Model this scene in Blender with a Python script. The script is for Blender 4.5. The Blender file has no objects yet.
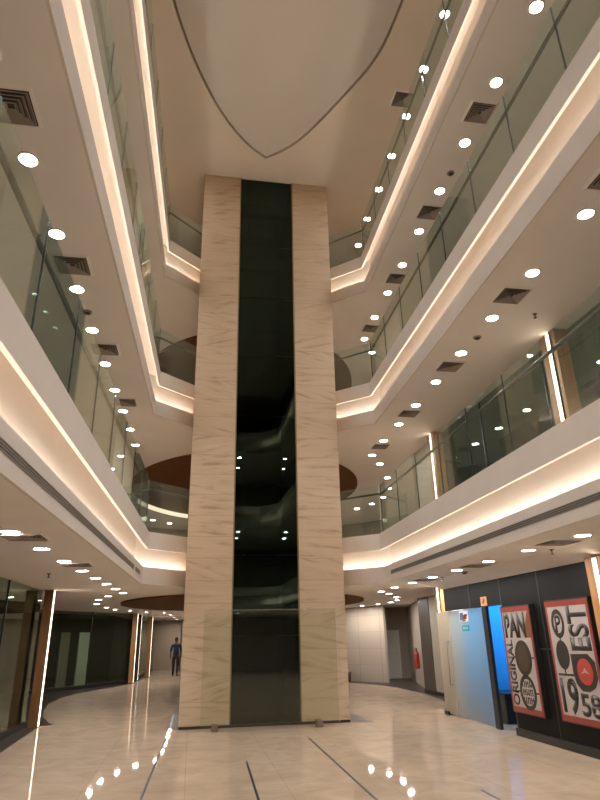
import bpy, bmesh, math, random
from mathutils import Vector, Matrix
random.seed(4)
SC = bpy.context.scene
COL = SC.collection
PI = math.pi

# ------------------------------------------------------------------ materials
def new_mat(name):
    m = bpy.data.materials.new(name); m.use_nodes = True
    nt = m.node_tree
    for n in list(nt.nodes): nt.nodes.remove(n)
    out = nt.nodes.new('ShaderNodeOutputMaterial')
    return m, nt, out

def principled(name, col, rough=0.5, metal=0.0, spec=0.5, noise=0.0, nscale=6.0, coat=0.0):
    m, nt, out = new_mat(name)
    p = nt.nodes.new('ShaderNodeBsdfPrincipled')
    p.inputs['Base Color'].default_value = (*col, 1)
    p.inputs['Roughness'].default_value = rough
    p.inputs['Metallic'].default_value = metal
    p.inputs['Specular IOR Level'].default_value = spec
    p.inputs['Coat Weight'].default_value = coat
    if noise:
        tc = nt.nodes.new('ShaderNodeTexCoord'); nz = nt.nodes.new('ShaderNodeTexNoise')
        nz.inputs['Scale'].default_value = nscale; nz.inputs['Detail'].default_value = 5
        nt.links.new(tc.outputs['Object'], nz.inputs['Vector'])
        r = nt.nodes.new('ShaderNodeValToRGB')
        r.color_ramp.elements[0].position = .3; r.color_ramp.elements[1].position = .7
        r.color_ramp.elements[0].color = (*[c*(1-noise) for c in col], 1)
        r.color_ramp.elements[1].color = (*[min(1, c*(1+noise)) for c in col], 1)
        nt.links.new(nz.outputs['Fac'], r.inputs['Fac']); nt.links.new(r.outputs['Color'], p.inputs['Base Color'])
    nt.links.new(p.outputs[0], out.inputs[0])
    return m

def emit(name, col, s):
    m, nt, out = new_mat(name)
    e = nt.nodes.new('ShaderNodeEmission'); e.inputs[0].default_value = (*col, 1); e.inputs[1].default_value = s
    nt.links.new(e.outputs[0], out.inputs[0])
    return m

def thin_glass(name, tint, ior=1.5, rough=0.0, gcol=(1, 1, 1), haze=0.0, hcol=(.5, .55, .5)):
    m, nt, out = new_mat(name)
    t = nt.nodes.new('ShaderNodeBsdfTransparent'); t.inputs[0].default_value = (*tint, 1)
    g = nt.nodes.new('ShaderNodeBsdfGlossy'); g.inputs['Color'].default_value = (*gcol, 1); g.inputs['Roughness'].default_value = rough
    lw = nt.nodes.new('ShaderNodeLayerWeight'); lw.inputs[0].default_value = .5
    pw = nt.nodes.new('ShaderNodeMath'); pw.operation = 'POWER'; pw.inputs[1].default_value = 5; nt.links.new(lw.outputs['Facing'], pw.inputs[0])
    r0 = ((ior-1)/(ior+1))**2
    f = nt.nodes.new('ShaderNodeMath'); f.operation = 'MULTIPLY_ADD'; f.inputs[1].default_value = 1-r0; f.inputs[2].default_value = r0; nt.links.new(pw.outputs[0], f.inputs[0])
    mx = nt.nodes.new('ShaderNodeMixShader')
    nt.links.new(f.outputs[0], mx.inputs[0]); nt.links.new(t.outputs[0], mx.inputs[1]); nt.links.new(g.outputs[0], mx.inputs[2])
    last = mx
    if haze:
        d = nt.nodes.new('ShaderNodeBsdfDiffuse'); d.inputs[0].default_value = (*hcol, 1)
        m2 = nt.nodes.new('ShaderNodeMixShader'); m2.inputs[0].default_value = haze
        nt.links.new(mx.outputs[0], m2.inputs[1]); nt.links.new(d.outputs[0], m2.inputs[2]); last = m2
    nt.links.new(last.outputs[0], out.inputs[0])
    return m

def stone_mat():
    m, nt, out = new_mat('sandstone_cladding')
    N = nt.nodes.new; L = nt.links.new
    tc = N('ShaderNodeTexCoord'); sep = N('ShaderNodeSeparateXYZ'); L(tc.outputs['Object'], sep.inputs[0])
    # course index -> each slab gets its own vein tilt
    dv = N('ShaderNodeMath'); dv.operation = 'DIVIDE'; dv.inputs[1].default_value = 0.47; L(sep.outputs['Z'], dv.inputs[0])
    fl = N('ShaderNodeMath'); fl.operation = 'FLOOR'; L(dv.outputs[0], fl.inputs[0])
    fr = N('ShaderNodeMath'); fr.operation = 'FRACT'; L(dv.outputs[0], fr.inputs[0])
    wn = N('ShaderNodeTexWhiteNoise'); wn.noise_dimensions = '1D'; L(fl.outputs[0], wn.inputs['W'])
    sl = N('ShaderNodeMapRange'); sl.inputs['To Min'].default_value = -0.32; sl.inputs['To Max'].default_value = 0.32
    L(wn.outputs['Value'], sl.inputs['Value'])
    mu = N('ShaderNodeMath'); mu.operation = 'MULTIPLY'; L(sep.outputs['X'], mu.inputs[0]); L(sl.outputs[0], mu.inputs[1])
    ad = N('ShaderNodeMath'); ad.operation = 'ADD'; L(sep.outputs['Z'], ad.inputs[0]); L(mu.outputs[0], ad.inputs[1])
    of = N('ShaderNodeMath'); of.operation = 'MULTIPLY_ADD'; of.inputs[1].default_value = 7.3; L(wn.outputs['Value'], of.inputs[0]); L(ad.outputs[0], of.inputs[2])
    cb = N('ShaderNodeCombineXYZ'); sx = N('ShaderNodeMath'); sx.operation = 'MULTIPLY'; sx.inputs[1].default_value = 0.12; L(sep.outputs['X'], sx.inputs[0])
    L(sx.outputs[0], cb.inputs['X']); L(of.outputs[0], cb.inputs['Z'])
    nz = N('ShaderNodeTexNoise'); nz.inputs['Scale'].default_value = 9; nz.inputs['Detail'].default_value = 6; nz.inputs['Roughness'].default_value = .62
    L(cb.outputs[0], nz.inputs['Vector'])
    rp = N('ShaderNodeValToRGB'); e = rp.color_ramp.elements
    e[0].position = .33; e[0].color = (.37, .25, .155, 1)
    e[1].position = .72; e[1].color = (.60, .44, .30, 1)
    e2 = e.new(.445); e2.color = (.53, .38, .25, 1)
    L(nz.outputs['Fac'], rp.inputs['Fac'])
    # joints
    jt = N('ShaderNodeMath'); jt.operation = 'LESS_THAN'; jt.inputs[1].default_value = 0.022; L(fr.outputs[0], jt.inputs[0])
    mx = N('ShaderNodeMixRGB'); mx.inputs['Color2'].default_value = (.40, .285, .18, 1)
    L(jt.outputs[0], mx.inputs['Fac']); L(rp.outputs['Color'], mx.inputs['Color1'])
    p = N('ShaderNodeBsdfPrincipled'); p.inputs['Roughness'].default_value = .42
    L(mx.outputs[0], p.inputs['Base Color']); L(p.outputs[0], out.inputs[0])
    return m

def floor_mat():
    m, nt, out = new_mat('polished_marble_floor')
    N = nt.nodes.new; L = nt.links.new
    tc = N('ShaderNodeTexCoord')
    br = N('ShaderNodeTexBrick'); br.offset = 0; br.inputs['Scale'].default_value = 1.0
    br.inputs['Brick Width'].default_value = 1.2; br.inputs['Row Height'].default_value = 1.2
    br.inputs['Mortar Size'].default_value = .006; br.inputs['Mortar Smooth'].default_value = .2
    br.inputs['Color1'].default_value = (.41, .305, .218, 1); br.inputs['Color2'].default_value = (.39, .29, .207, 1); br.inputs['Mortar'].default_value = (.33, .242, .17, 1)
    L(tc.outputs['Object'], br.inputs['Vector'])
    nz = N('ShaderNodeTexNoise'); nz.inputs['Scale'].default_value = 1.7; nz.inputs['Detail'].default_value = 7; nz.inputs['Distortion'].default_value = 1.2
    L(tc.outputs['Object'], nz.inputs['Vector'])
    rp = N('ShaderNodeValToRGB'); rp.color_ramp.elements[0].position = .3; rp.color_ramp.elements[1].position = .7
    rp.color_ramp.elements[0].color = (.84, .84, .84, 1); rp.color_ramp.elements[1].color = (1.08, 1.08, 1.08, 1)
    L(nz.outputs['Fac'], rp.inputs['Fac'])
    mx = N('ShaderNodeMixRGB'); mx.blend_type = 'MULTIPLY'; mx.inputs[0].default_value = 1
    L(br.outputs['Color'], mx.inputs[1]); L(rp.outputs['Color'], mx.inputs[2])
    d = N('ShaderNodeBsdfDiffuse'); L(mx.outputs[0], d.inputs[0])
    g = N('ShaderNodeBsdfGlossy'); g.inputs['Roughness'].default_value = .035; g.inputs[0].default_value = (1, .95, .9, 1)
    lw = N('ShaderNodeLayerWeight'); lw.inputs[0].default_value = .5
    pw = N('ShaderNodeMath'); pw.operation = 'POWER'; pw.inputs[1].default_value = 4; L(lw.outputs['Facing'], pw.inputs[0])
    fm = N('ShaderNodeMath'); fm.operation = 'MULTIPLY_ADD'; fm.inputs[1].default_value = .46; fm.inputs[2].default_value = .025; L(pw.outputs[0], fm.inputs[0])
    ms = N('ShaderNodeMixShader'); L(fm.outputs[0], ms.inputs[0]); L(d.outputs[0], ms.inputs[1]); L(g.outputs[0], ms.inputs[2])
    L(ms.outputs[0], out.inputs[0])
    return m

def wood_mat(name, a, b, rough=.4):
    m, nt, out = new_mat(name)
    N = nt.nodes.new; L = nt.links.new
    tc = N('ShaderNodeTexCoord'); mp = N('ShaderNodeMapping'); mp.inputs['Scale'].default_value = (14, 14, .9)
    L(tc.outputs['Object'], mp.inputs[0])
    nz = N('ShaderNodeTexNoise'); nz.inputs['Scale'].default_value = 2; nz.inputs['Detail'].default_value = 6
    L(mp.outputs[0], nz.inputs['Vector'])
    rp = N('ShaderNodeValToRGB'); rp.color_ramp.elements[0].position = .32; rp.color_ramp.elements[1].position = .68
    rp.color_ramp.elements[0].color = (*a, 1); rp.color_ramp.elements[1].color = (*b, 1)
    L(nz.outputs['Fac'], rp.inputs['Fac'])
    p = N('ShaderNodeBsdfPrincipled'); p.inputs['Roughness'].default_value = rough
    L(rp.outputs['Color'], p.inputs['Base Color']); L(p.outputs[0], out.inputs[0])
    return m

def tile_wall_mat():
    m, nt, out = new_mat('beige_wall_tiles')
    N = nt.nodes.new; L = nt.links.new
    tc = N('ShaderNodeTexCoord'); mp = N('ShaderNodeMapping'); mp.inputs['Rotation'].default_value = (PI/2, 0, 0)
    L(tc.outputs['Object'], mp.inputs[0])
    br = N('ShaderNodeTexBrick'); br.offset = 0; br.inputs['Scale'].default_value = 1
    br.inputs['Brick Width'].default_value = .6; br.inputs['Row Height'].default_value = .6; br.inputs['Mortar Size'].default_value = .006
    br.inputs['Color1'].default_value = (.55, .44, .34, 1); br.inputs['Color2'].default_value = (.5, .4, .31, 1); br.inputs['Mortar'].default_value = (.36, .29, .22, 1)
    L(mp.outputs[0], br.inputs['Vector'])
    p = N('ShaderNodeBsdfPrincipled'); p.inputs['Roughness'].default_value = .3
    L(br.outputs['Color'], p.inputs['Base Color']); L(p.outputs[0], out.inputs[0])
    return m

WHITE = (.70, .625, .56)
M = dict(
    plaster=principled('painted_plaster', WHITE, .75, noise=.02, nscale=2),
    soffit=principled('painted_soffit', (.82, .78, .735), .8, noise=.02, nscale=1.5),
    topceil=principled('painted_top_ceiling', (.74, .635, .525), .8, noise=.02, nscale=1.2),
    lensceil=principled('painted_ceiling_panel', (.64, .575, .51), .8),
    stone=stone_mat(), floor=floor_mat(), tiles=tile_wall_mat(),
    darkstone=principled('dark_granite', (.05, .038, .03), .3, spec=.2, noise=.3, nscale=30),
    wood=wood_mat('orange_wood_veneer', (.30, .135, .045), (.46, .225, .085)),
    darkwood=wood_mat('dark_orange_veneer', (.15, .06, .018), (.24, .105, .035)),
    disc=principled('brown_ceiling_panel', (.15, .065, .02), .75, spec=.1, noise=.08, nscale=3),
    shop=principled('dark_shop_panel', (.009, .0075, .0065), .5, spec=.12, noise=.12, nscale=4),
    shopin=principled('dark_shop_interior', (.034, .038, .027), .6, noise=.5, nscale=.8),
    seam=principled('black_seam', (.008, .008, .008), .5),
    black=principled('black_lacquer', (.012, .012, .012), .35),
    bronze=principled('bronze_handrail', (.10, .085, .055), .32, metal=.8),
    gold=principled('bronze_frame', (.22, .15, .07), .35, metal=.7),
    steel=principled('brushed_steel', (.55, .53, .5), .3, metal=1),
    rim=principled('white_light_rim', (.8, .75, .68), .45),
    vent=principled('grey_vent_metal', (.30, .25, .21), .5),
    ventdark=principled('dark_vent_inside', (.05, .042, .035), .6),
    slot=principled('dark_slot_louvre', (.30, .265, .235), .6),
    slotin=principled('slot_inside', (.13, .115, .10), .7),
    glass=thin_glass('balustrade_glass', (.90, .94, .915), 1.6, .012, (.92, 1, .96), .04, (.42, .52, .48)),
    edge=principled('dark_glass_joint', (.02, .028, .024), .3),
    shopglass=thin_glass('dark_shop_glass', (.70, .75, .68), 1.5, .01, (.9, 1, .93)),
    liftglass=thin_glass('dark_lift_glass', (.22, .29, .24), 1.6, .004, (.62, .85, .70)),
    screenglass=thin_glass('screen_glass', (.93, .945, .915), 1.5, .006, (1, 1, 1), .005, (.5, .5, .42)),
    liftin=principled('dark_lift_interior', (.03, .036, .032), .6),
    liftbeam=principled('lift_beam', (.10, .105, .09), .5),
    lamp=emit('downlight_lens', (1, .99, .97), 245),
    cove=emit('cove_led', (1, .93, .81), 23),
    colled=emit('column_led', (1, .86, .65), 7),
    fluoro=emit('tube_light', (1, .85, .62), 1.2),
    red=principled('poster_red', (.24, .035, .025), .35),
    paper=principled('poster_paper', (.36, .30, .27), .4),
    ink=principled('poster_ink', (.028, .022, .018), .4),
    brown=principled('poster_brown', (.16, .065, .02), .4),
    discred=principled('poster_disc_red', (.36, .045, .03), .4),
    extred=principled('extinguisher_red', (.42, .03, .02), .3),
    bluewall=principled('blue_wall', (.07, .34, .62), .5),
    teal=principled('teal_sign', (.02, .30, .32), .4),
    signorange=principled('orange_sign', (.75, .33, .12), .45),
    signwhite=principled('white_print', (.75, .72, .68), .5),
    doorgrey=principled('grey_door_paint', (.42, .35, .29), .45),
    whitepanel=principled('white_panel', (.80, .77, .70), .5),
    joint=principled('brown_painted_gap_shade', (.34, .24, .16), .8),
    tan=principled('tan_wall_paint', (.50, .36, .25), .6),
    beige=principled('beige_wall_paint', (.40, .34, .27), .6, noise=.04, nscale=1.5),
    darkcol=principled('brown_column', (.075, .055, .04), .4),
    navy=principled('navy_shirt', (.004, .006, .022), .8), trouser=principled('black_trousers', (.008, .008, .009), .8),
    skin=principled('skin', (.07, .04, .028), .6), hair=principled('black_hair', (.008, .007, .006), .6),
    shoe=principled('black_shoe', (.01, .01, .01), .4), block=principled('timber_block', (.17, .12, .085), .6),
)
def frosted():
    m, nt, out = new_mat('frosted_door_glass')
    N = nt.nodes.new; L = nt.links.new
    d = N('ShaderNodeBsdfDiffuse'); d.inputs[0].default_value = (.27, .255, .23, 1)
    t = N('ShaderNodeBsdfTranslucent'); t.inputs[0].default_value = (.95, .90, .80, 1)
    g = N('ShaderNodeBsdfGlossy'); g.inputs['Roughness'].default_value = .25
    m1 = N('ShaderNodeMixShader'); m1.inputs[0].default_value = .8
    m2 = N('ShaderNodeMixShader'); m2.inputs[0].default_value = .12
    L(d.outputs[0], m1.inputs[1]); L(t.outputs[0], m1.inputs[2]); L(m1.outputs[0], m2.inputs[1]); L(g.outputs[0], m2.inputs[2]); L(m2.outputs[0], out.inputs[0])
    return m
M['frosted'] = frosted()

# ------------------------------------------------------------------ helpers
def link_mesh(name, bm, mat, parent=None, smooth=False):
    me = bpy.data.meshes.new(name)
    bmesh.ops.recalc_face_normals(bm, faces=bm.faces[:])
    bm.to_mesh(me); bm.free()
    if smooth:
        for p in me.polygons: p.use_smooth = True
    me.materials.append(M[mat] if isinstance(mat, str) else mat)
    o = bpy.data.objects.new(name, me); COL.objects.link(o)
    if parent: o.parent = parent
    return o

def thing(name, label, cat, loc=(0, 0, 0), rz=0, group=None):
    o = bpy.data.objects.new(name, None); COL.objects.link(o)
    o.empty_display_size = .1
    o.location = loc; o.rotation_euler = (0, 0, rz)
    tag(o, label, cat, group)
    return o

def tag(o, label, cat, group=None):
    o['label'] = label; o['category'] = cat
    if group: o['group'] = group
    return o

def struct(o):
    o['kind'] = 'structure'
    return o

def box(bm, lo, hi):
    x0, y0, z0 = lo; x1, y1, z1 = hi
    v = [bm.verts.new(p) for p in ((x0, y0, z0), (x1, y0, z0), (x1, y1, z0), (x0, y1, z0), (x0, y0, z1), (x1, y0, z1), (x1, y1, z1), (x0, y1, z1))]
    for f in ((0, 3, 2, 1), (4, 5, 6, 7), (0, 1, 5, 4), (1, 2, 6, 5), (2, 3, 7, 6), (3, 0, 4, 7)):
        bm.faces.new([v[i] for i in f])
    return v

def boxm(lo, hi, bev=0):
    bm = bmesh.new(); box(bm, lo, hi)
    if bev: bmesh.ops.bevel(bm, geom=bm.edges[:], offset=bev, segments=2, affect='EDGES')
    return bm

def obox(bm, a, b, t, z0, z1, shift=0.0):
    """box along plan segment a-b, thickness t, centre shifted sideways"""
    a = Vector(a); b = Vector(b); d = (b-a).normalized(); n = Vector((d.y, -d.x))
    p = [a+n*(shift-t/2), b+n*(shift-t/2), b+n*(shift+t/2), a+n*(shift+t/2)]
    prism(bm, [(q.x, q.y) for q in p], z0, z1)

def prism(bm, pts, z0, z1):
    lo = [bm.verts.new((x, y, z0)) for x, y in pts]; hi = [bm.verts.new((x, y, z1)) for x, y in pts]
    n = len(pts)
    bm.faces.new(lo[::-1]); bm.faces.new(hi)
    for i in range(n): bm.faces.new((lo[i], lo[(i+1) % n], hi[(i+1) % n], hi[i]))

def lathe(bm, prof, seg=24, axis='Z', org=(0, 0, 0)):
    rings = []
    for r, z in prof:
        ring = []
        for k in range(seg):
            a = 2*PI*k/seg
            p = (r*math.cos(a), r*math.sin(a), z)
            ring.append(bm.verts.new((p[0]+org[0], p[1]+org[1], p[2]+org[2])))
        rings.append(ring)
    for i in range(len(rings)-1):
        for k in range(seg):
            bm.faces.new((rings[i][k], rings[i][(k+1) % seg], rings[i+1][(k+1) % seg], rings[i+1][k]))
    return rings

def tube(bm, pts, r, seg=10, caps=True):
    pts = [Vector(p) for p in pts]; rings = []
    for i, p in enumerate(pts):
        d = ((pts[min(i+1, len(pts)-1)]-pts[max(i-1, 0)])).normalized()
        a = d.cross(Vector((0, 0, 1)));
        if a.length < 1e-3: a = d.cross(Vector((1, 0, 0)))
        a.normalize(); b = d.cross(a)
        rings.append([bm.verts.new(p+a*r*math.cos(2*PI*k/seg)+b*r*math.sin(2*PI*k/seg)) for k in range(seg)])
    for i in range(len(rings)-1):
        for k in range(seg):
            bm.faces.new((rings[i][k], rings[i][(k+1) % seg], rings[i+1][(k+1) % seg], rings[i+1][k]))
    if caps:
        bm.faces.new(rings[0][::-1]); bm.faces.new(rings[-1])

def offset(path, n, sgn):
    """mitred offset of a plan path toward the gallery (sgn +1: right of travel)"""
    P = [Vector(p) for p in path]; out = []
    for i, p in enumerate(P):
        ds = []
        if i > 0: ds.append((P[i]-P[i-1]).normalized())
        if i < len(P)-1: ds.append((P[i+1]-P[i]).normalized())
        ns = [Vector((d.y, -d.x))*sgn for d in ds]
        if len(ns) == 2:
            m = (ns[0]+ns[1]); m = m/m.length_squared*2
        else: m = ns[0]
        out.append(p+m*n)
    return out

def sweep(bm, path, sgn, prof):
    """closed (n, z) profile swept along a plan path"""
    lines = []
    for n, z in prof:
        lines.append([bm.verts.new((q.x, q.y, z)) for q in offset(path, n, sgn)])
    k = len(prof)
    for j in range(k):
        a, b = lines[j], lines[(j+1) % k]
        for i in range(len(path)-1):
            bm.faces.new((a[i], a[i+1], b[i+1], b[i]))
    bm.faces.new([l[0] for l in lines]); bm.faces.new([l[-1] for l in lines][::-1])

def rect_prof(n0, n1, z0, z1): return [(n0, z0), (n1, z0), (n1, z1), (n0, z1)]

def dup(root, loc, label, group=None, rz=None):
    r = root.copy(); COL.objects.link(r); r.location = loc
    if rz is not None: r.rotation_euler = (0, 0, rz)
    r['label'] = label
    if group: r['group'] = group
    for ch in list(root.children):
        c = ch.copy(); COL.objects.link(c); c.parent = r
        for g in list(ch.children):
            d = g.copy(); COL.objects.link(d); d.parent = c
    return r

ORD = ['first', 'second', 'third', 'fourth', 'fifth', 'sixth', 'seventh', 'eighth', 'ninth', 'tenth', 'eleventh', 'twelfth', 'thirteenth', 'fourteenth']

# ------------------------------------------------------------------ dimensions
CAMZ = 1.65
FB = [2.75, 6.53, 10.31]           # soffits under the three galleries
TOP = 13.83
LED, UB, UT = .35, .72, 1.08       # above each soffit
SX0, SX1, SY0, SY1 = -.18, 3.31, 13.6, 16.3      # lift tower
RIGHT = [(1.3, -1.75), (3.0, -1.75), (3.80, -.9), (4.165, 13.45), (2.95, 14.58)]
LEFT = [(1.3, -1.75), (-.7, -1.75), (-1.44, -.9), (-1.0, 13.40), (.20, 14.54)]
SIDES = (('right', RIGHT, 1, 'above the poster shop'), ('left', LEFT, -1, 'opposite the poster shop'))
LEVEL = ['lowest', 'middle', 'top']
YB = 46.0

# ------------------------------------------------------------------ floor
bm = bmesh.new(); prism(bm, [(-9, -9), (12, -9), (12, YB), (-9, YB)], -.1, 0)
struct(link_mesh('floor', bm, 'floor'))
# dark granite border on the left, in front of the shop glass
bm = bmesh.new()
curve = [(-2.92, 2.0), (-2.98, 11.9), (-3.10, 15.1), (-2.85, 15.3), (-3.05, 15.75), (-3.45, 17.0), (-3.71, 18.4), (-4.0, 20.3), (-4.03, 22.6), (-3.73, 24.1), (-3.09, 26.15), (-2.38, 28.1), (-2.1, 34)]
prism(bm, curve+[(-2.2, 36), (-6.5, 36), (-6.5, 2)], 0, .004)
struct(link_mesh('trim_1', bm, 'darkstone'))
bm = bmesh.new(); prism(bm, [(3.31, 13.62), (3.76, 13.5), (3.70, 15.2), (3.62, 16.3), (3.31, 16.3)], 0, .005)
prism(bm, [(-.18, 13.62), (-.36, 13.9), (-.36, 16.3), (-.18, 16.3)], 0, .005)
struct(link_mesh('trim_2', bm, 'darkstone'))
bm = bmesh.new()
rc = [(5.55, 13.95), (6.2, 15.2), (6.75, 17.2), (7.0, 19.4), (6.95, 21.6), (6.6, 23.3), (5.9, 25.0), (4.5, 26.2)]
prism(bm, rc+[(4.5, 27.4), (9, 27.4), (9, 13.95)], 0, .004)
struct(link_mesh('trim_3', bm, 'darkstone'))
for i, (a, b) in enumerate([((.86, 9.95), (.66, 2)), ((2.11, 11.85), (1.98, 2)), ((-.38, 12.4), (-.62, 2)), ((3.32, 7.5), (3.2, 2))]):
    bm = bmesh.new(); obox(bm, a, b, .028, 0, .003); struct(link_mesh('trim_%d' % (4+i), bm, 'seam'))

# ------------------------------------------------------------------ galleries
tn, cn = 10, 1
for lv in range(3):
    fb = FB[lv]
    for side, path, sg, sl in SIDES:
        bm = bmesh.new(); sweep(bm, path, sg, rect_prof(.07, .10, fb, fb+LED))
        struct(link_mesh('trim_%d' % tn, bm, 'plaster')); tn += 1
        bm = bmesh.new()
        sweep(bm, path, sg, [(.10, fb+.25), (.27, fb+.25), (.27, fb+UT-.02), (.045, fb+UT-.02), (.045, fb+UT), (.31, fb+UT), (.31, fb+.23), (.10, fb+.23)])
        struct(link_mesh('trim_%d' % tn, bm, 'plaster')); tn += 1
        bm = bmesh.new(); sweep(bm, path, sg, rect_prof(0, .045, fb+UB, fb+UT))
        struct(link_mesh('trim_%d' % tn, bm, 'plaster')); tn += 1
        # light strip inside the cove
        bm = bmesh.new(); sweep(bm, path[1:], sg, rect_prof(.125, .15, fb+.285, fb+.31))
        t = link_mesh('cove_light_strip', bm, 'cove')
        tag(t, 'glowing warm light strip in the cove along the %s gallery edge, %s' % (LEVEL[lv], sl), 'light strip', 'cove light strips')
        # soffit and gallery floor
        op = offset(path, .10, sg)
        xo = 12 if sg > 0 else -9
        xm = 1.3
        pts = [(q.x, q.y) for q in op]+[((SX1 if sg > 0 else SX0), SY1), (xm, SY1), (xm, YB), (xo, YB), (xo, -9), (xm, -9)]
        bm = bmesh.new(); prism(bm, pts, fb, fb+.06); struct(link_mesh('ceiling_%d' % cn, bm, 'soffit'))
        op = offset(path, .31, sg)
        pts = [(q.x, q.y) for q in op]+[((SX1 if sg > 0 else SX0), SY1), (xm, SY1), (xm, YB), (xo, YB), (xo, -9), (xm, -9)]
        bm = bmesh.new(); prism(bm, pts, fb+UT-.12, fb+UT-.03); struct(link_mesh('floor_%d' % cn, bm, 'floor')); cn += 1

# top ceiling with the pointed leaf-shaped recess
def leaf(grow=0.0):
    tip = (1.45, 12.78+grow*1.6)
    cx, cy = 1.45, 5.4
    L_ = [(-.95, 8.67), (-.48, 10.11), (.14, 11.37), (.84, 12.29)]
    R_ = [(2.26, 12.01), (3.11, 10.45), (3.62, 9.23), (3.77, 7.94)]
    Lp = [(-1.15, 5.4), (-1.12, 7.2)]+L_; Rp = R_+[(3.86, 6.9), (3.9, 5.4)]
    def smooth(ch, n=5):
        out = []
        for i in range(len(ch)-1):
            p0 = ch[max(i-1, 0)]; p1 = ch[i]; p2 = ch[i+1]; p3 = ch[min(i+2, len(ch)-1)]
            for k in range(n):
                t = k/n
                out.append(tuple(.5*((2*p1[c])+(-p0[c]+p2[c])*t+(2*p0[c]-5*p1[c]+4*p2[c]-p3[c])*t*t+(-p0[c]+3*p1[c]-3*p2[c]+p3[c])*t**3) for c in (0, 1)))
        return out+[ch[-1]]
    up = smooth(Lp+[tip])[:-1]+[tip]+smooth([tip]+Rp)[1:]
    dn = [(x, 2*cy-y) for x, y in reversed(up)][1:-1]
    ring = up+dn
    if grow: ring = [(cx+(x-cx)*(1+grow), cy+(y-cy)*(1+grow)) for x, y in ring]
    return ring
ring = leaf()
n = len(ring)
bm = bmesh.new()
lo = [bm.verts.new((x, y, TOP)) for x, y in ring]; hi = [bm.verts.new((x, y, TOP+.16)) for x, y in ring]
for i in range(n): bm.faces.new((lo[i], lo[(i+1) % n], hi[(i+1) % n], hi[i]))
# ring to the outer boundary, split left and right of the leaf
top_i = max(range(n), key=lambda i: ring[i][1]); bot_i = min(range(n), key=lambda i: ring[i][1])
def between(a, b):
    out = [a]
    while out[-1] != b: out.append((out[-1]+1) % n)
    return out
ra = between(top_i, bot_i); la = between(bot_i, top_i)
o4 = {k: bm.verts.new((*k, TOP)) for k in [(1.45, YB), (12, YB), (12, -9), (1.45, -9), (-9, -9), (-9, YB)]}
bm.faces.new([lo[i] for i in ra]+[o4[(1.45, -9)], o4[(12, -9)], o4[(12, YB)], o4[(1.45, YB)]])
bm.faces.new([lo[i] for i in la]+[o4[(1.45, YB)], o4[(-9, YB)], o4[(-9, -9)], o4[(1.45, -9)]])
struct(link_mesh('ceiling_top', bm, 'topceil'))
def inset(rg, d):
    out = []
    m_ = len(rg)
    for i in range(m_):
        a, b, c = Vector(rg[i-1]), Vector(rg[i]), Vector(rg[(i+1) % m_])
        t1, t2 = (b-a).normalized(), (c-b).normalized()
        nn = (Vector((t1.y, -t1.x))+Vector((t2.y, -t2.x))); nn = nn/max(nn.length_squared, .6)*2
        out.append((b.x+nn.x*d, b.y+nn.y*d))
    return out
bm = bmesh.new(); prism(bm, inset(ring, .055), TOP+.02, TOP+.16); struct(link_mesh('ceiling_leaf', bm, 'lensceil'))
bm = bmesh.new(); prism(bm, inset(ring, -.05), TOP+.16, TOP+.22); struct(link_mesh('ceiling_joint', bm, 'joint'))  # gap lining coloured darker to paint in the shade of the slot

# ------------------------------------------------------------------ lift tower
tw = thing('lift_tower', 'tall sandstone-clad lift tower with a dark glass strip up its middle', 'lift tower', (0, 0, 0))
GX0, GX1 = .82, 2.30
for a, b in ((SX0, GX0), (GX1, SX1)):
    bm = bmesh.new(); box(bm, (a, SY0, 0), (b, SY1, TOP)); link_mesh('stone_pier', bm, 'stone', tw)
bm = bmesh.new(); box(bm, (GX0, SY1-.1, 0), (GX1, SY1, TOP)); box(bm, (GX0, SY0+.3, 0), (GX0+.02, SY1-.1, TOP)); box(bm, (GX1-.02, SY0+.3, 0), (GX1, SY1-.1, TOP)); link_mesh('shaft_lining', bm, 'liftin', tw)
for x in (GX0+.014, GX1-.014):
    bm = bmesh.new(); box(bm, (x-.014, SY0+.005, 0), (x+.014, SY0+.07, TOP)); link_mesh('edge_frame', bm, 'gold', tw)
seams = [0, 1.70, 3.37, 4.98, 6.66, 8.30, 9.95, 11.58, TOP]
for a, b in zip(seams[:-1], seams[1:]):
    bm = bmesh.new(); box(bm, (GX0+.03, SY0+.03, a+.008), (GX1-.03, SY0+.042, b-.008)); link_mesh('glass_pane', bm, 'liftglass', tw)
for z in (3.55, 7.30, 11.05, 12.9):
    bm = bmesh.new(); box(bm, (GX0+.02, SY0+.35, z), (GX1-.02, SY0+.55, z+.35)); link_mesh('landing_beam', bm, 'liftbeam', tw)
for x in (GX0+.32, GX1-.32):
    bm = bmesh.new(); box(bm, (x-.03, SY0+.9, 0), (x+.03, SY0+.98, TOP)); link_mesh('guide_rail', bm, 'liftbeam', tw)

bm = bmesh.new(); box(bm, (SX0, SY0-.012, 0), (GX0, SY0, .05)); box(bm, (GX1, SY0-.012, 0), (SX1, SY0, .05)); box(bm, (GX0, SY0+.0, 0), (GX1, SY0+.028, .05)); link_mesh('skirting', bm, 'darkstone', tw)
# glass screen standing in front of the lift
scr = thing('glass_screen', 'freestanding frameless glass screen on two blocks in front of the lift tower', 'screen', (1.6, 13.18, 0))
bm = boxm((-1.36, -.006, .07), (1.39, .006, 2.20)); link_mesh('glass_sheet', bm, 'screenglass', scr)
bm = boxm((1.39, -.007, .07), (1.397, .007, 2.20)); link_mesh('polished_edge', bm, 'steel', scr)
bm = boxm((-1.36, -.007, 2.20), (1.39, .007, 2.206)); link_mesh('top_edge', bm, 'vent', scr)
for x in (-1.09, .97):
    bm = boxm((x-.06, -.10, 0), (x+.06, .10, .12), .008)
    link_mesh('support_block', bm, 'block', scr)

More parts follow.
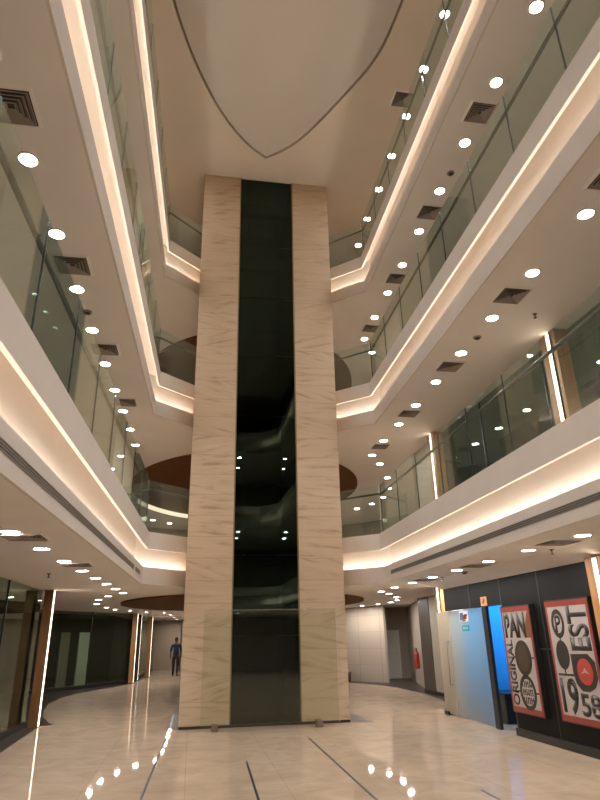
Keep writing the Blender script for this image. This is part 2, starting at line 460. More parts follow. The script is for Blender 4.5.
# ------------------------------------------------------------------ balustrades and handrails
def along(path_seg, y):
    (x0, y0), (x1, y1) = path_seg
    return x0+(x1-x0)*(y-y0)/(y1-y0)
YJ = [13.36, 12.05, 10.78, 9.51, 8.27, 7.0, 5.74, 4.45, 3.18, 1.9, .63, -.6]
for lv in range(3):
    z0 = FB[lv]+UT; 
    for side, path, sg, sl in SIDES:
        seg = (path[2], path[3]); inn = offset(path, .06, sg)
        seg2 = ((inn[2].x, inn[2].y), (inn[3].x, inn[3].y))
        def panel(a, b, label, grp):
            a = Vector(a); b = Vector(b); d = (b-a); ln = d.length; ang = math.atan2(d.y, d.x)
            t = thing('balustrade', label, 'glass balustrade', (a.x, a.y, z0), ang, grp)
            bm = boxm((.012, -.006, -.02), (ln-.012, .006, 1.13)); link_mesh('pane', bm, 'glass', t)
            bm = boxm((-.008, -.008, 0), (.008, .008, 1.13)); link_mesh('joint_strip', bm, 'edge', t)
        for k in range(len(YJ)-1):
            p = (along(seg2, YJ[k]), YJ[k]); q = (along(seg2, YJ[k+1]), YJ[k+1])
            panel(p, q, '%s glass balustrade panel from the lift tower, %s gallery, %s' % (ORD[k], LEVEL[lv], sl), 'glass panels along the %s gallery %s' % (LEVEL[lv], sl))
        c = inn[3]; e = inn[4]; e = c+(e-c)*abs(((SX1 if sg > 0 else SX0)+sg*.012-c.x)/(e.x-c.x))
        panel((e.x, e.y), (c.x, c.y), 'angled end glass panel meeting the lift tower on the %s gallery %s' % (LEVEL[lv], sl), 'angled glass panels beside the lift tower')
        hr = thing('handrail', 'dark bronze handrail behind the glass of the %s gallery %s' % (LEVEL[lv], sl), 'handrail', (0, 0, 0), 0, 'gallery handrails')
        hp = offset(path, .13, sg)[1:]
        hp[-1] = hp[-2]+(hp[-1]-hp[-2])*abs(((SX1 if sg > 0 else SX0)+sg*.045-hp[-2].x)/(hp[-1].x-hp[-2].x))
        bm = bmesh.new(); tube(bm, [(q.x, q.y, z0+.95) for q in hp[:-1]]+[(hp[-1].x, hp[-1].y, z0+.95)], .026, 12)
        link_mesh('rail', bm, 'bronze', hr, True)
        for y in YJ[:-1]:
            x = along(seg2, y-.12)
            bm = bmesh.new(); tube(bm, [(x+sg*.010, y-.12, z0+.90), (x+sg*.07, y-.12, z0+.90), (x+sg*.07, y-.12, z0+.93)], .009, 6)
            link_mesh('bracket', bm, 'bronze', hr)

# slot diffusers in the lowest fascia
def slot(y0, y1, path, sg, label):
    pp = offset(path, .07, sg); sgm = ((pp[2].x, pp[2].y), (pp[3].x, pp[3].y))
    sub = [(along(sgm, y0), y0), (along(sgm, y1), y1)]
    t = thing('slot_diffuser', label, 'air vent', (sub[0][0], sub[0][1], 2.89), 0, 'slot diffusers in the lowest gallery edge')
    ox, oy = sub[0]
    loc = [(x-ox, y-oy) for x, y in sub]
    bm = bmesh.new(); sweep(bm, loc, sg, rect_prof(-.004, 0, .0, .075)); link_mesh('dark_slot', bm, 'slotin', t)
    for z in (.0, .024, .048, .071):
        bm = bmesh.new(); sweep(bm, loc, sg, rect_prof(-.010, 0, z, z+.006)); link_mesh('blade', bm, 'slot', t)
slot(.5, 13.0, RIGHT, 1, 'long dark slot vent in the lowest fascia on the poster-shop side')
slot(.5, 11.9, LEFT, -1, 'long dark slot vent in the lowest fascia opposite the poster shop')
slot(12.2, 12.95, LEFT, -1, 'short dark slot vent at the fascia corner near the lift tower')

# ------------------------------------------------------------------ downlights
def make_downlight(z=0):
    t = thing('downlight', '', 'downlight', (0, 0, -50))
    bm = bmesh.new(); lathe(bm, [(.088, -.002), (.098, -.012), (.115, -.012), (.122, 0.0)], 24); link_mesh('rim', bm, 'rim', t, True)
    bm = bmesh.new(); bmesh.ops.create_circle(bm, cap_ends=True, segments=18, radius=.09)
    for v in bm.verts: v.co.z = -.006
    link_mesh('lens', bm, 'lamp', t)
    return t
DL = make_downlight()
first = [True]
def downlight(x, y, z, label, grp):
    if first[0]:
        first[0] = False; DL.location = (x, y, z); DL['label'] = label; DL['group'] = grp; return DL
    return dup(DL, (x, y, z), label, grp)
RY = [16.2, 14.83, 13.48, 12.16, 10.81, 9.45, 8.12, 6.78, 5.46, 4.14]
RX = [4.95, 4.88, 4.86, 4.83, 4.78, 4.74, 4.71, 4.68, 4.66, 4.64]
LX = [-1.70, -1.73, -1.76, -1.80, -1.83, -1.87, -1.90, -1.93, -1.97, -2.0]
LY = [15.9, 14.6, 13.3, 12.05, 10.75, 9.4, 8.12, 6.8, 5.5, 4.2]
RING_R = [(5.45, 17.1), (6.21, 18.75), (6.71, 20.23), (6.95, 21.7), (6.85, 22.9), (6.50, 23.9), (5.9, 24.7)]
RING_L = [(-2.18, 17.0), (-2.62, 18.45), (-2.97, 20.6), (-2.95, 22.8), (-2.83, 24.4), (-2.42, 25.7), (-1.88, 26.95), (-1.19, 27.7)]
UND = ['under the lowest gallery', 'under the middle gallery', 'under the top gallery', 'in the top ceiling']
for lv, z in enumerate(FB+[TOP]):
    for xs, ys, sl in ((RX, RY, 'poster-shop side'), (LX, LY, 'opposite the poster shop')):
        for k, (x, y) in enumerate(zip(xs, ys)):
            downlight(x, y, z, '%s downlight from the lift tower %s, %s' % (ORD[k], UND[lv], sl), 'downlights %s' % UND[lv])
    if lv < 3:
        for pts, sl in ((RING_R, 'poster-shop side'), (RING_L, 'opposite the poster shop')):
            for k, (x, y) in enumerate(pts):
                downlight(x, y, z, '%s downlight of the curved lobby row %s, %s' % (ORD[k], UND[lv], sl), 'downlights %s' % UND[lv])
    # under the cross gallery at the near end, seen only as reflections
    if lv < 3:
        for x, y in ((-2.6, -2.6), (-.3, -2.6), (2.03, -2.6), (4.42, -2.6), (-.3, -4.6), (2.1, -4.6), (4.6, -4.6)):
            downlight(x, y, z, 'lit downlight in the cross row %s behind the viewer' % UND[lv], 'downlights behind the viewer %s' % UND[lv])
        for x in (-2.0, 4.62):
            for y in (2.8, 1.45, .1):
                downlight(x, y, z, 'lit downlight beside the viewer %s, outside the view' % UND[lv], 'downlights beside the viewer %s' % UND[lv])
for k, (x, y) in enumerate([(-1.01, 29.84), (-.95, 31.8), (-.93, 33.92), (-.87, 36.3), (-.82, 38.6)]):
    downlight(x, y, FB[0], '%s lit downlight of the row over the corridor where the person walks' % ORD[k], 'corridor downlights')

# ------------------------------------------------------------------ ceiling vents
def make_vent():
    t = thing('ceiling_vent', '', 'ceiling vent', (0, 0, -50))
    def ring(o, w, z0, z1):
        bm = bmesh.new()
        for z, (ao, ai) in ((None, (o, w)),):
            pass
        outer0 = [bm.verts.new((sx*o, sy*o, z0)) for sx, sy in ((-1, -1), (1, -1), (1, 1), (-1, 1))]
        inner1 = [bm.verts.new((sx*w, sy*w, z1)) for sx, sy in ((-1, -1), (1, -1), (1, 1), (-1, 1))]
        outer2 = [bm.verts.new((sx*(o+.004), sy*(o+.004), z0+.004)) for sx, sy in ((-1, -1), (1, -1), (1, 1), (-1, 1))]
        inner2 = [bm.verts.new((sx*(w+.004), sy*(w+.004), z1+.004)) for sx, sy in ((-1, -1), (1, -1), (1, 1), (-1, 1))]
        for a, b in ((outer0, inner1), (outer2, inner2), (outer0, outer2), (inner1, inner2)):
            for i in range(4): bm.faces.new((a[i], a[(i+1) % 4], b[(i+1) % 4], b[i]))
        return bm
    link_mesh('frame', ring(.255, .215, 0, -.02), 'soffit', t)
    bm = boxm((-.22, -.22, -.004), (.22, .22, -.001)); link_mesh('dark_throat', bm, 'ventdark', t)
    for o in (.20, .155, .11, .065):
        link_mesh('louvre', ring(o, o-.034, -.030, -.006), 'vent', t)
    return t
CV = make_vent(); fv = [True]
def vent(x, y, z, label):
    if fv[0]:
        fv[0] = False; CV.location = (x, y, z); CV['label'] = label; CV['group'] = 'square ceiling vents'; return
    dup(CV, (x, y, z), label, 'square ceiling vents')
VR = {0: [12.63, 9.97, 7.3], 1: [15.31, 12.68, 10.03, 7.40, 4.8], 2: [15.48, 12.76, 10.13, 7.41]}
VL = {0: [9.74, 7.1], 1: [12.71, 10.1, 7.48, 4.78]}
for lv, ys in VR.items():
    for k, y in enumerate(ys): vent(4.66+.02*(y-7)*.9/1.0 if False else 4.66+.033*(y-7), y, FB[lv], '%s square vent from the lift tower %s on the poster-shop side' % (ORD[k], UND[lv]))
for lv, ys in VL.items():
    for k, y in enumerate(ys): vent(-1.87+.04*(y-7), y, FB[lv], '%s square vent from the lift tower %s opposite the poster shop' % (ORD[k], UND[lv]))
vent(4.51, 10.33, TOP, 'square louvred vent in the top ceiling above the glass balustrade')

def detector(x, y, z, label):
    t = thing('smoke_detector', label, 'smoke detector', (x, y, z), 0, 'smoke detectors')
    bm = bmesh.new(); r = lathe(bm, [(.075, 0), (.075, -.012), (.062, -.022)], 20); bm.faces.new(r[-1]); link_mesh('base', bm, 'vent', t, False)
    bm = bmesh.new(); r = lathe(bm, [(.045, -.022), (.043, -.040), (.028, -.048)], 18); bm.faces.new(r[-1]); link_mesh('sensor_head', bm, 'ventdark', t)
detector(4.76, 8.80, FB[1], 'round grey smoke detector between downlights under the middle gallery on the poster-shop side')
detector(4.76, 8.92, FB[2], 'round grey smoke detector between downlights under the top gallery on the poster-shop side')
detector(-1.85, 8.79, FB[1], 'round grey smoke detector between downlights under the middle gallery opposite the poster shop')
detector(5.05, 11.1, FB[0], 'round grey smoke detector under the lowest gallery near the shop door')
def sprinkler(x, y, z, label):
    t = thing('ceiling_sprinkler', label, 'sprinkler', (x, y, z), 0, 'ceiling sprinklers')
    bm = bmesh.new(); lathe(bm, [(.036, .0), (.034, -.008), (.012, -.012), (.010, -.055), (.012, -.06)], 14); link_mesh('stem', bm, 'ventdark', t)
    bm = bmesh.new(); r = lathe(bm, [(.012, -.06), (.030, -.068), (.030, -.072)], 14); bm.faces.new(r[-1]); link_mesh('deflector_plate', bm, 'ventdark', t)
sprinkler(5.03, 8.05, FB[0], 'small dark ceiling sprinkler above the poster with the red disc')
sprinkler(5.05, 12.2, FB[0], 'small dark ceiling sprinkler above the frosted shop door')
sprinkler(5.35, 7.9, FB[1], 'small dark ceiling sprinkler near the middle gallery wood column')
sprinkler(-2.45, 11.2, FB[0], 'small dark ceiling sprinkler near the tall light column opposite the poster shop')

# brown oval ceiling panels behind the lift tower
def oval(z, label):
    bm = bmesh.new(); N_ = 72
    pts = [(1.65+3.9*math.cos(2*PI*k/N_), 21+5*math.sin(2*PI*k/N_)) for k in range(N_)]
    prism(bm, pts, z-.05, z)
    o = link_mesh('ceiling_panel', bm, 'disc'); tag(o, label, 'ceiling panel', 'brown oval ceiling panels')
oval(FB[0], 'brown oval ceiling panel behind the lift tower at ground level')
oval(FB[1], 'brown oval ceiling panel behind the lift tower above the lowest gallery')
oval(FB[2], 'brown oval ceiling panel behind the lift tower above the middle gallery')
# curved light trough seen on the lowest gallery
bm = bmesh.new()
arc = [(1.65+4.0*math.cos(a), 21+5.1*math.sin(a)) for a in [PI*(.90-.02*k) for k in range(26)]]
sweep(bm, arc, -1, rect_prof(0, .12, FB[1]-.20, FB[1]-.001))
t = thing('curved_light_trough', 'curved cream light trough under the brown ceiling panel on the lowest gallery', 'light trough')
link_mesh('trough', bm, 'plaster', t)
bm = bmesh.new(); sweep(bm, arc, -1, rect_prof(-.015, -.002, FB[1]-.19, FB[1]-.03)); link_mesh('glowing_strip', bm, 'fluoro', t)

# ------------------------------------------------------------------ side walls: shop fronts
def shopfront(name, pts, z0, z1, gn=0.95, mull=True):
    """dark glass shop window as a structure: pane and mullions"""
    root = bpy.data.objects.new(name, None); COL.objects.link(root); root['kind'] = 'structure'
    for a, b in zip(pts[:-1], pts[1:]):
        bm = bmesh.new(); obox(bm, a, b, .012, z0+.12, z1); struct(link_mesh('pane', bm, 'shopglass', root))
        bm = bmesh.new(); obox(bm, a, b, .05, z0, z0+.12); struct(link_mesh('frame', bm, 'black', root))
        d = (Vector(b)-Vector(a)); k = max(1, round(d.length/2.6))
        for j in range(1, k):
            p = Vector(a)+d*j/k; q = p+d.normalized()*.03
            bm = bmesh.new(); obox(bm, p, q, .04, z0+.12, z1); struct(link_mesh('frame', bm, 'black', root))
    return root
wn = 1
for lv in range(4):
    z0 = 0 if lv == 0 else FB[lv-1]+UT-.03
    z1 = FB[lv] if lv < 3 else TOP
    # left
    if lv == 0:
        shopfront('window_%d' % wn, [(-3.38, -9), (-3.38, 15.0)], z0, z1); wn += 1
        shopfront('window_%d' % wn, [(-3.38, 15.0), (-5.4, 15.6)], z0, z1); wn += 1
        shopfront('window_%d' % wn, [(-5.4, 24.1), (-2.45, 28.7), (-2.3, 34), (-2.2, 40)], z0, z1); wn += 1
    else:
        shopfront('window_%d' % wn, [(-3.38, -9), (-3.38, 15.0)], z0, z1); wn += 1
        shopfront('window_%d' % wn, [(-3.38, 15.0), (-4.6, 15.6)], z0, z1); wn += 1
    # right
    y0 = -9
    if lv == 0:
        shopfront('window_%d' % wn, [(5.67, -9), (5.67, 7.6)], z0, z1); wn += 1
    else:
        shopfront('window_%d' % wn, [(6.2, -9), (6.2, 14.4)], z0, z1); wn += 1
    # dark shop interiors
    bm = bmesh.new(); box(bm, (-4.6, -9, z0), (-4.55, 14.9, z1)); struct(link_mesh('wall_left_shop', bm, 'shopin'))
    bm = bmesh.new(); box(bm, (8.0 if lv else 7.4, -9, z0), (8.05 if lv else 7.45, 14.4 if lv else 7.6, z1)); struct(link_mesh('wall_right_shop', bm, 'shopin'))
    # lobby back wall at upper levels
    if lv > 0:
        bm = bmesh.new()
        N_ = 40
        arcp = [(1.65+8.1*math.cos(a), 21.5+8.3*math.sin(a)) for a in [-.55+(PI+1.1)*k/N_ for k in range(N_+1)]]
        sweep(bm, arcp, 1, rect_prof(0, .1, z0, z1)); struct(link_mesh('wall_lobby', bm, 'beige'))
        bm = bmesh.new(); obox(bm, (6.2, 14.4), (6.2, 16.0), .1, z0, z1); obox(bm, (6.2, 16), (8.8, 17.2), .1, z0, z1); struct(link_mesh('wall_right_return', bm, 'beige'))
        bm = bmesh.new(); obox(bm, (-4.6, 15.6), (-5.6, 17.2), .1, z0, z1); struct(link_mesh('wall_left_return', bm, 'beige'))
bm = bmesh.new(); box(bm, (-9, -9.1, 0), (12, -9, TOP)); struct(link_mesh('wall_behind', bm, 'beige'))
# ground-level interiors on the left
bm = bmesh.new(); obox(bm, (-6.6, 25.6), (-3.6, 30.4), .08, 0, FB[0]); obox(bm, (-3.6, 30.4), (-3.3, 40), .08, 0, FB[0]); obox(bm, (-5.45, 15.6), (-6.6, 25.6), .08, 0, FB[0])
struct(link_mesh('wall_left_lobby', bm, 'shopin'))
bm = bmesh.new(); box(bm, (-3.4, 40, 0), (3, 40.1, FB[0])); struct(link_mesh('wall_corridor_end', bm, 'tan'))
bm = bmesh.new(); box(bm, (-.62, 37.6, 0), (-.50, 40, FB[0])); struct(link_mesh('wall_corridor_right', bm, 'darkcol'))
bm = bmesh.new(); obox(bm, (-.5, 37.6), (4.5, 27.3), .1, 0, FB[0]); obox(bm, (4.5, 27.3), (6.1, 26.0), .1, 0, FB[0]); obox(bm, (6.1, 26.0), (7.35, 23.9), .1, 0, FB[0])
struct(link_mesh('wall_lobby_back', bm, 'tiles'))
bm = bmesh.new(); obox(bm, (7.35, 23.9), (7.5, 25.9), .1, 0, FB[0]); obox(bm, (7.5, 25.9), (9.2, 25.9), .1, 0, FB[0]); struct(link_mesh('wall_recess', bm, 'beige'))
bm = bmesh.new(); obox(bm, (9.0, 25.9), (7.45, 19.9), .1, 0, FB[0]); struct(link_mesh('wall_lobby_right', bm, 'tiles'))
# recess door
d = bpy.data.objects.new('door_1', None); COL.objects.link(d); d['kind'] = 'structure'; d.location = (8.15, 25.82, 0)
struct(link_mesh('door_leaf', boxm((-.38, -.03, .02), (.38, .02, 1.85)), 'whitepanel', d))
bm = bmesh.new(); box(bm, (-.46, -.04, 0), (-.38, .02, 1.93)); box(bm, (.38, -.04, 0), (.46, .02, 1.93)); box(bm, (-.46, -.04, 1.85), (.46, .02, 1.93)); struct(link_mesh('door_frame', bm, 'doorgrey', d))
bm = bmesh.new(); tube(bm, [(.28, -.03, .95), (.28, -.08, .95), (.18, -.08, .95)], .01, 8); struct(link_mesh('door_handle', bm, 'steel', d))
# columns beyond the shop
def pillar(name, label, lo, hi, mat, grp=None):
    t = thing(name, label, 'column', ((lo[0]+hi[0])/2, (lo[1]+hi[1])/2, 0))
    cx, cy = t.location.x, t.location.y
    link_mesh('shaft', boxm((lo[0]-cx, lo[1]-cy, .1), (hi[0]-cx, hi[1]-cy, FB[0])), mat, t)
    link_mesh('plinth', boxm((lo[0]-cx-.015, lo[1]-cy-.015, 0), (hi[0]-cx+.015, hi[1]-cy+.015, .1)), 'black', t)
pillar('column', 'dark brown square column beside the fire extinguisher wall', (7.15, 18.6, 0), (7.35, 19.5, 0), 'darkcol')
pillar('column', 'pale beige square column between the dark column and the shop', (7.15, 17.8, 0), (7.32, 18.55, 0), 'beige')
pillar('column', 'narrow black column edge beside the frosted shop glass', (7.08, 17.3, 0), (7.3, 17.72, 0), 'black')
bm = bmesh.new(); obox(bm, (7.75, 17.6), (7.75, 14.8), .1, 0, FB[0]); struct(link_mesh('wall_shop_side', bm, 'shopin'))
bm = bmesh.new(); box(bm, (6.1, 14.75, 0), (7.7, 14.8, FB[0])); struct(link_mesh('wall_shop_bounce', boxm((6.05, 13.05, 0), (6.10, 14.25, FB[0])), 'whitepanel')); struct(link_mesh('wall_shop_return', bm, 'shop'))  # unseen partition made white to bounce light onto the frosted glass

# ------------------------------------------------------------------ poster shop
PX = 5.67
bm = bmesh.new()
v = [bm.verts.new(p) for y in (-9, 13.72) for p in ((5.12, y, FB[0]), (PX+.06, y, FB[0]-.155), (PX+.06, y, FB[0]))]
for f in ((0, 1, 2), (3, 5, 4), (0, 3, 4, 1), (1, 4, 5, 2), (2, 5, 3, 0)): bm.faces.new([v[k] for k in f])
struct(link_mesh('ceiling_edge', bm, 'soffit'))
bm = bmesh.new()
box(bm, (PX, 7.62, .10), (PX+.06, 10.98, FB[0])); box(bm, (PX, 10.98, 2.14), (PX+.06, 13.72, FB[0])); struct(link_mesh('wall_right', bm, 'shop'))
bm = bmesh.new(); box(bm, (PX-.05, 7.62, 0), (PX+.02, 11.0, .12)); struct(link_mesh('baseboard_right', bm, 'black'))
bm = bmesh.new()
for y in (9.66, 8.02, 11.0, 12.35): box(bm, (PX-.006, y-.018, .12 if y < 10.9 else 2.14), (PX, y+.018, FB[0]-.14))
box(bm, (PX-.006, 7.62, 1.38), (PX, 10.98, 1.41)); struct(link_mesh('trim_60', bm, 'seam'))
# shop interior, with its blue light
bm = bmesh.new(); box(bm, (7.4, 7.7, 0), (7.45, 13.05, FB[0])); struct(link_mesh('wall_shop_back', bm, 'bluewall'))
bm = bmesh.new(); box(bm, (6.1, 13.0, 0), (7.4, 13.05, FB[0])); box(bm, (PX+.06, 10.2, 0), (7.4, 10.25, FB[0])); struct(link_mesh('wall_shop_partition', bm, 'bluewall'))
downlight(5.88, 13.98, FB[0], 'second added downlight inside the shop, brightening the frosted side pane from behind', 'added downlights brightening the frosted shop glass')  # unseen lamps added to brighten the frosted glass from behind
downlight(5.88, 13.35, FB[0], 'added downlight inside the shop, brightening the frosted door from behind', 'added downlights brightening the frosted shop glass')
lt = bpy.data.lights.new('blue_shop_lamp', 'AREA'); lt.energy = 55; lt.color = (.10, .50, 1); lt.size = .5; lt.size_y = 1.2; lt.shape = 'RECTANGLE'
lo_ = bpy.data.objects.new('blue_shop_lamp', lt); COL.objects.link(lo_); lo_.location = (6.85, 11.9, 2.55); lo_.rotation_euler = (math.radians(50), 0, 0)
# frosted glass door leaf
d = bpy.data.objects.new('door_2', None); COL.objects.link(d); d['kind'] = 'structure'; d.location = (PX+.02, 0, 0)
struct(link_mesh('pane', boxm((-.01, 11.86, .03), (.01, 13.60, 2.13)), 'frosted', d)); struct(link_mesh('side_pane', boxm((-.01, 13.62, .03), (.01, 14.28, 2.13)), 'frosted', d))
bm = bmesh.new(); box(bm, (-.03, 11.66, 0), (.03, 11.84, 2.14)); box(bm, (-.02, 10.98, 0), (.03, 11.02, 2.14)); struct(link_mesh('door_frame', bm, 'black', d))
bm = bmesh.new(); tube(bm, [(-.02, 13.7, 1.5), (-.07, 13.7, 1.5), (-.07, 13.7, .62), (-.02, 13.7, .62)], .014, 10); struct(link_mesh('door_handle', bm, 'steel', d, True))
bm = bmesh.new(); box(bm, (-.045, 14.05, 0), (.045, 14.28, .07)); struct(link_mesh('floor_hinge', bm, 'black', d))
# stickers on the door
t = thing('door_sticker', 'small white sticker with red and blue print on frosted shop door', 'sticker', (PX-.001, 12.74, 1.98))
link_mesh('backing', boxm((-.002, -.22, -.10), (0, .22, .12)), 'signwhite', t)
bm = bmesh.new(); box(bm, (-.004, .02, -.06), (-.002, .19, .09)); link_mesh('blue_print', bm, principled('sticker_blue', (.10, .12, .22), .5), t)
bm = bmesh.new()
for (a, b, c, e_) in ((-.14, .02, -.05, .04), (-.18, -.02, .02, .055), (-.10, .08, -.085, -.06)): box(bm, (-.0045, a, c), (-.002, b, e_))
link_mesh('red_print', bm, 'red', t)
t = thing('door_sign', 'small teal sign below the white sticker on frosted shop door', 'sign', (PX-.001, 12.70, 1.76))
link_mesh('plate', boxm((-.003, -.17, -.055), (0, .17, .055)), 'teal', t)
bm = bmesh.new()
for k in range(4): box(bm, (-.005, -.12+.065*k, -.025), (-.003, -.08+.065*k, .025))
link_mesh('pale_marks', bm, principled('sign_mark', (.35, .62, .6), .5), t)
t = thing('wall_sign', 'small orange square sign on dark wall above the blue doorway', 'sign', (PX-.001, 11.71, 2.24))
link_mesh('plate', boxm((-.01, -.13, -.085), (0, .13, .085), .003), 'signorange', t)
bm = bmesh.new(); box(bm, (-.013, -.02, -.045), (-.01, .05, .0)); box(bm, (-.013, -.05, -.01), (-.01, .02, .05)); link_mesh('dark_mark', bm, 'brown', t)
t = thing('counter', 'low dark counter inside the blue-lit shop doorway', 'counter', (6.62, 12.55, 0))
link_mesh('body', boxm((-.5, -.3, 0), (.5, .4, .50), .01), 'black', t)
link_mesh('worktop', boxm((-.51, -.34, .50), (.51, .41, .54), .006), 'black', t)

# ------------------------------------------------------------------ posters
def glyphs(txt, x0, y0, x1, y1, z, th=.004, rot=0, bold=.02):
    cu = bpy.data.curves.new('tmp_text', 'FONT'); cu.body = txt; cu.offset = bold; cu.extrude = 0; cu.resolution_u = 6
    ob = bpy.data.objects.new('tmp_text', cu); COL.objects.link(ob)
    dg = bpy.context.evaluated_depsgraph_get()
    me = bpy.data.meshes.new_from_object(ob.evaluated_get(dg))
    bpy.data.objects.remove(ob); bpy.data.curves.remove(cu)
    bm = bmesh.new(); bm.from_mesh(me); bpy.data.meshes.remove(me)
    if rot:
        for v in bm.verts: v.co.x, v.co.y = -v.co.y, v.co.x
    xs = [v.co.x for v in bm.verts]; ys = [v.co.y for v in bm.verts]
    ax, bx, ay, by = min(xs), max(xs), min(ys), max(ys)
    for v in bm.verts:
        v.co.x = x0+(v.co.x-ax)/(bx-ax)*(x1-x0); v.co.y = y0+(v.co.y-ay)/(by-ay)*(y1-y0); v.co.z = z
    r = bmesh.ops.extrude_face_region(bm, geom=bm.faces[:])
    for g in r['geom']:
        if isinstance(g, bmesh.types.BMVert): g.co.z += th
    return bm
def disc(bm, cx, cy, rx, ry, z0, z1, n=36, inner=None):
    if inner is None:
        prism(bm, [(cx+rx*math.cos(2*PI*k/n), cy+ry*math.sin(2*PI*k/n)) for k in range(n)], z0, z1)
    else:
        for k in range(n):
            a, b = 2*PI*k/n, 2*PI*(k+1)/n
            prism(bm, [(cx+rx*math.cos(a), cy+ry*math.sin(a)), (cx+rx*math.cos(b), cy+ry*math.sin(b)),
                       (cx+inner*rx*math.cos(b), cy+inner*ry*math.sin(b)), (cx+inner*rx*math.cos(a), cy+inner*ry*math.sin(a))], z0, z1)
        bmesh.ops.remove_doubles(bm, verts=bm.verts[:], dist=1e-5)
ROT = Matrix(((0, 0, -1, 0), (-1, 0, 0, 0), (0, 1, 0, 0), (0, 0, 0, 1)))
def poster(label, y_left, z_bot, w, h):
    t = thing('poster', label, 'poster', (PX, y_left, z_bot), 0, 'framed posters on the dark shop wall')
    t.rotation_euler = ROT.to_euler()
    link_mesh('frame', boxm((-.02, -.02, 0), (w+.02, h+.02, .085), .004), 'black', t)
    link_mesh('red_border', boxm((0, 0, .085), (w, h, .090)), 'red', t)
    link_mesh('paper_panel', boxm((.055, .085, .090), (w-.055, h-.085, .093)), 'paper', t)
    return t
Z = .093
w, h = 1.0, 1.69
t = poster('red-bordered poster beside the blue doorway, with PAN and ORIGINAL lettering', 10.91, .39, w, h)
link_mesh('pan_lettering', glyphs('PAN', .09, 1.18, .82, 1.60, Z, bold=.05), 'ink', t)
bm = bmesh.new(); prism(bm, [(.80, 1.18), (.945, 1.18), (.945, 1.60), (.88, 1.50), (.79, 1.34)], Z, Z+.0035); link_mesh('brown_corner', bm, 'brown', t)
link_mesh('original_lettering', glyphs('ORIGINAL', .07, .11, .29, 1.15, Z, rot=1, bold=.03), 'ink', t)
bm = bmesh.new(); disc(bm, .60, .86, .27, .28, Z, Z+.004); link_mesh('dark_disc', bm, 'ink', t)
bm = bmesh.new(); disc(bm, .60, .86, .19, .21, Z+.004, Z+.006); link_mesh('brown_disc', bm, principled('poster_dark_brown', (.05, .032, .018), .4), t)
bm = bmesh.new(); disc(bm, .60, .33, .26, .27, Z, Z+.004, inner=.76); link_mesh('ring', bm, 'ink', t)
bm = bmesh.new()
for r in range(3):
    for c in range(3):
        cx = .60+(c-1)*.115; cy = .33+(1-r)*.125; hh = .05
        box(bm, (cx-.045, cy-hh, Z), (cx-.022, cy+hh, Z+.004)); box(bm, (cx+.018, cy-hh, Z), (cx+.04, cy+hh, Z+.004))
        k = (r+c) % 3
        box(bm, (cx-.022, cy+hh-.02-.03*k, Z), (cx+.018, cy+hh-.03*k, Z+.004))
link_mesh('ring_marks', bm, 'ink', t)
for lo, hi in (((.58, .575, Z), (.62, .605, Z+.004)), ((.85, .855, Z), (.945, .88, Z+.004)), ((.29, .855, Z), (.35, .88, Z+.004)), ((.84, .32, Z), (.945, .345, Z+.004)), ((.29, .32, Z), (.36, .345, Z+.004))):
    link_mesh('link_bar', boxm(lo, hi), 'ink', t)
w, h = 1.13, 1.69
t = poster('red-bordered poster with 1958, sideways BEST lettering and a red disc', 9.40, .41, w, h)
# sideways BEST: B at the foot is the big dark shape carrying the red disc
link_mesh('best_lettering', glyphs('EST', .56, .98, 1.06, 1.60, Z, rot=1, bold=.03), 'ink', t)
bm = bmesh.new(); prism(bm, [(.50, .93), (.92, .94), (1.06, .84), (1.07, .62), (.98, .50), (.83, .44), (.66, .44), (.55, .52), (.50, .66)], Z, Z+.004); link_mesh('big_letter', bm, 'ink', t)
bm = bmesh.new(); disc(bm, .80, .70, .185, .175, Z+.004, Z+.007); link_mesh('red_disc', bm, 'discred', t)
bm = bmesh.new(); prism(bm, [(.69, .672), (.75, .70), (.772, .715), (.775, .735), (.80, .75), (.825, .735), (.828, .715), (.85, .70), (.91, .672), (.80, .69)], Z+.007, Z+.009); link_mesh('roof_mark', bm, 'paper', t)
bm = bmesh.new(); disc(bm, .30, 1.36, .17, .21, Z, Z+.004, inner=.66); link_mesh('ring', bm, 'ink', t)
link_mesh('p_letter', glyphs('P', .225, 1.235, .375, 1.485, Z, bold=.02), 'ink', t)
bm = bmesh.new(); disc(bm, .30, .915, .165, .205, Z, Z+.004); link_mesh('dark_disc', bm, 'ink', t)
for lo, hi in (((.285, 1.11, Z), (.315, 1.16, Z+.004)), ((.285, .655, Z), (.315, .72, Z+.004)), ((.10, .625, Z), (.50, .655, Z+.004))):
    link_mesh('link_bar', boxm(lo, hi), 'ink', t)
link_mesh('nineteen_lettering', glyphs('19', .10, .11, .53, .60, Z, bold=.03), 'ink', t)
link_mesh('fiftyeight_lettering', glyphs('58', .57, .11, 1.04, .42, Z, bold=.03), 'ink', t)

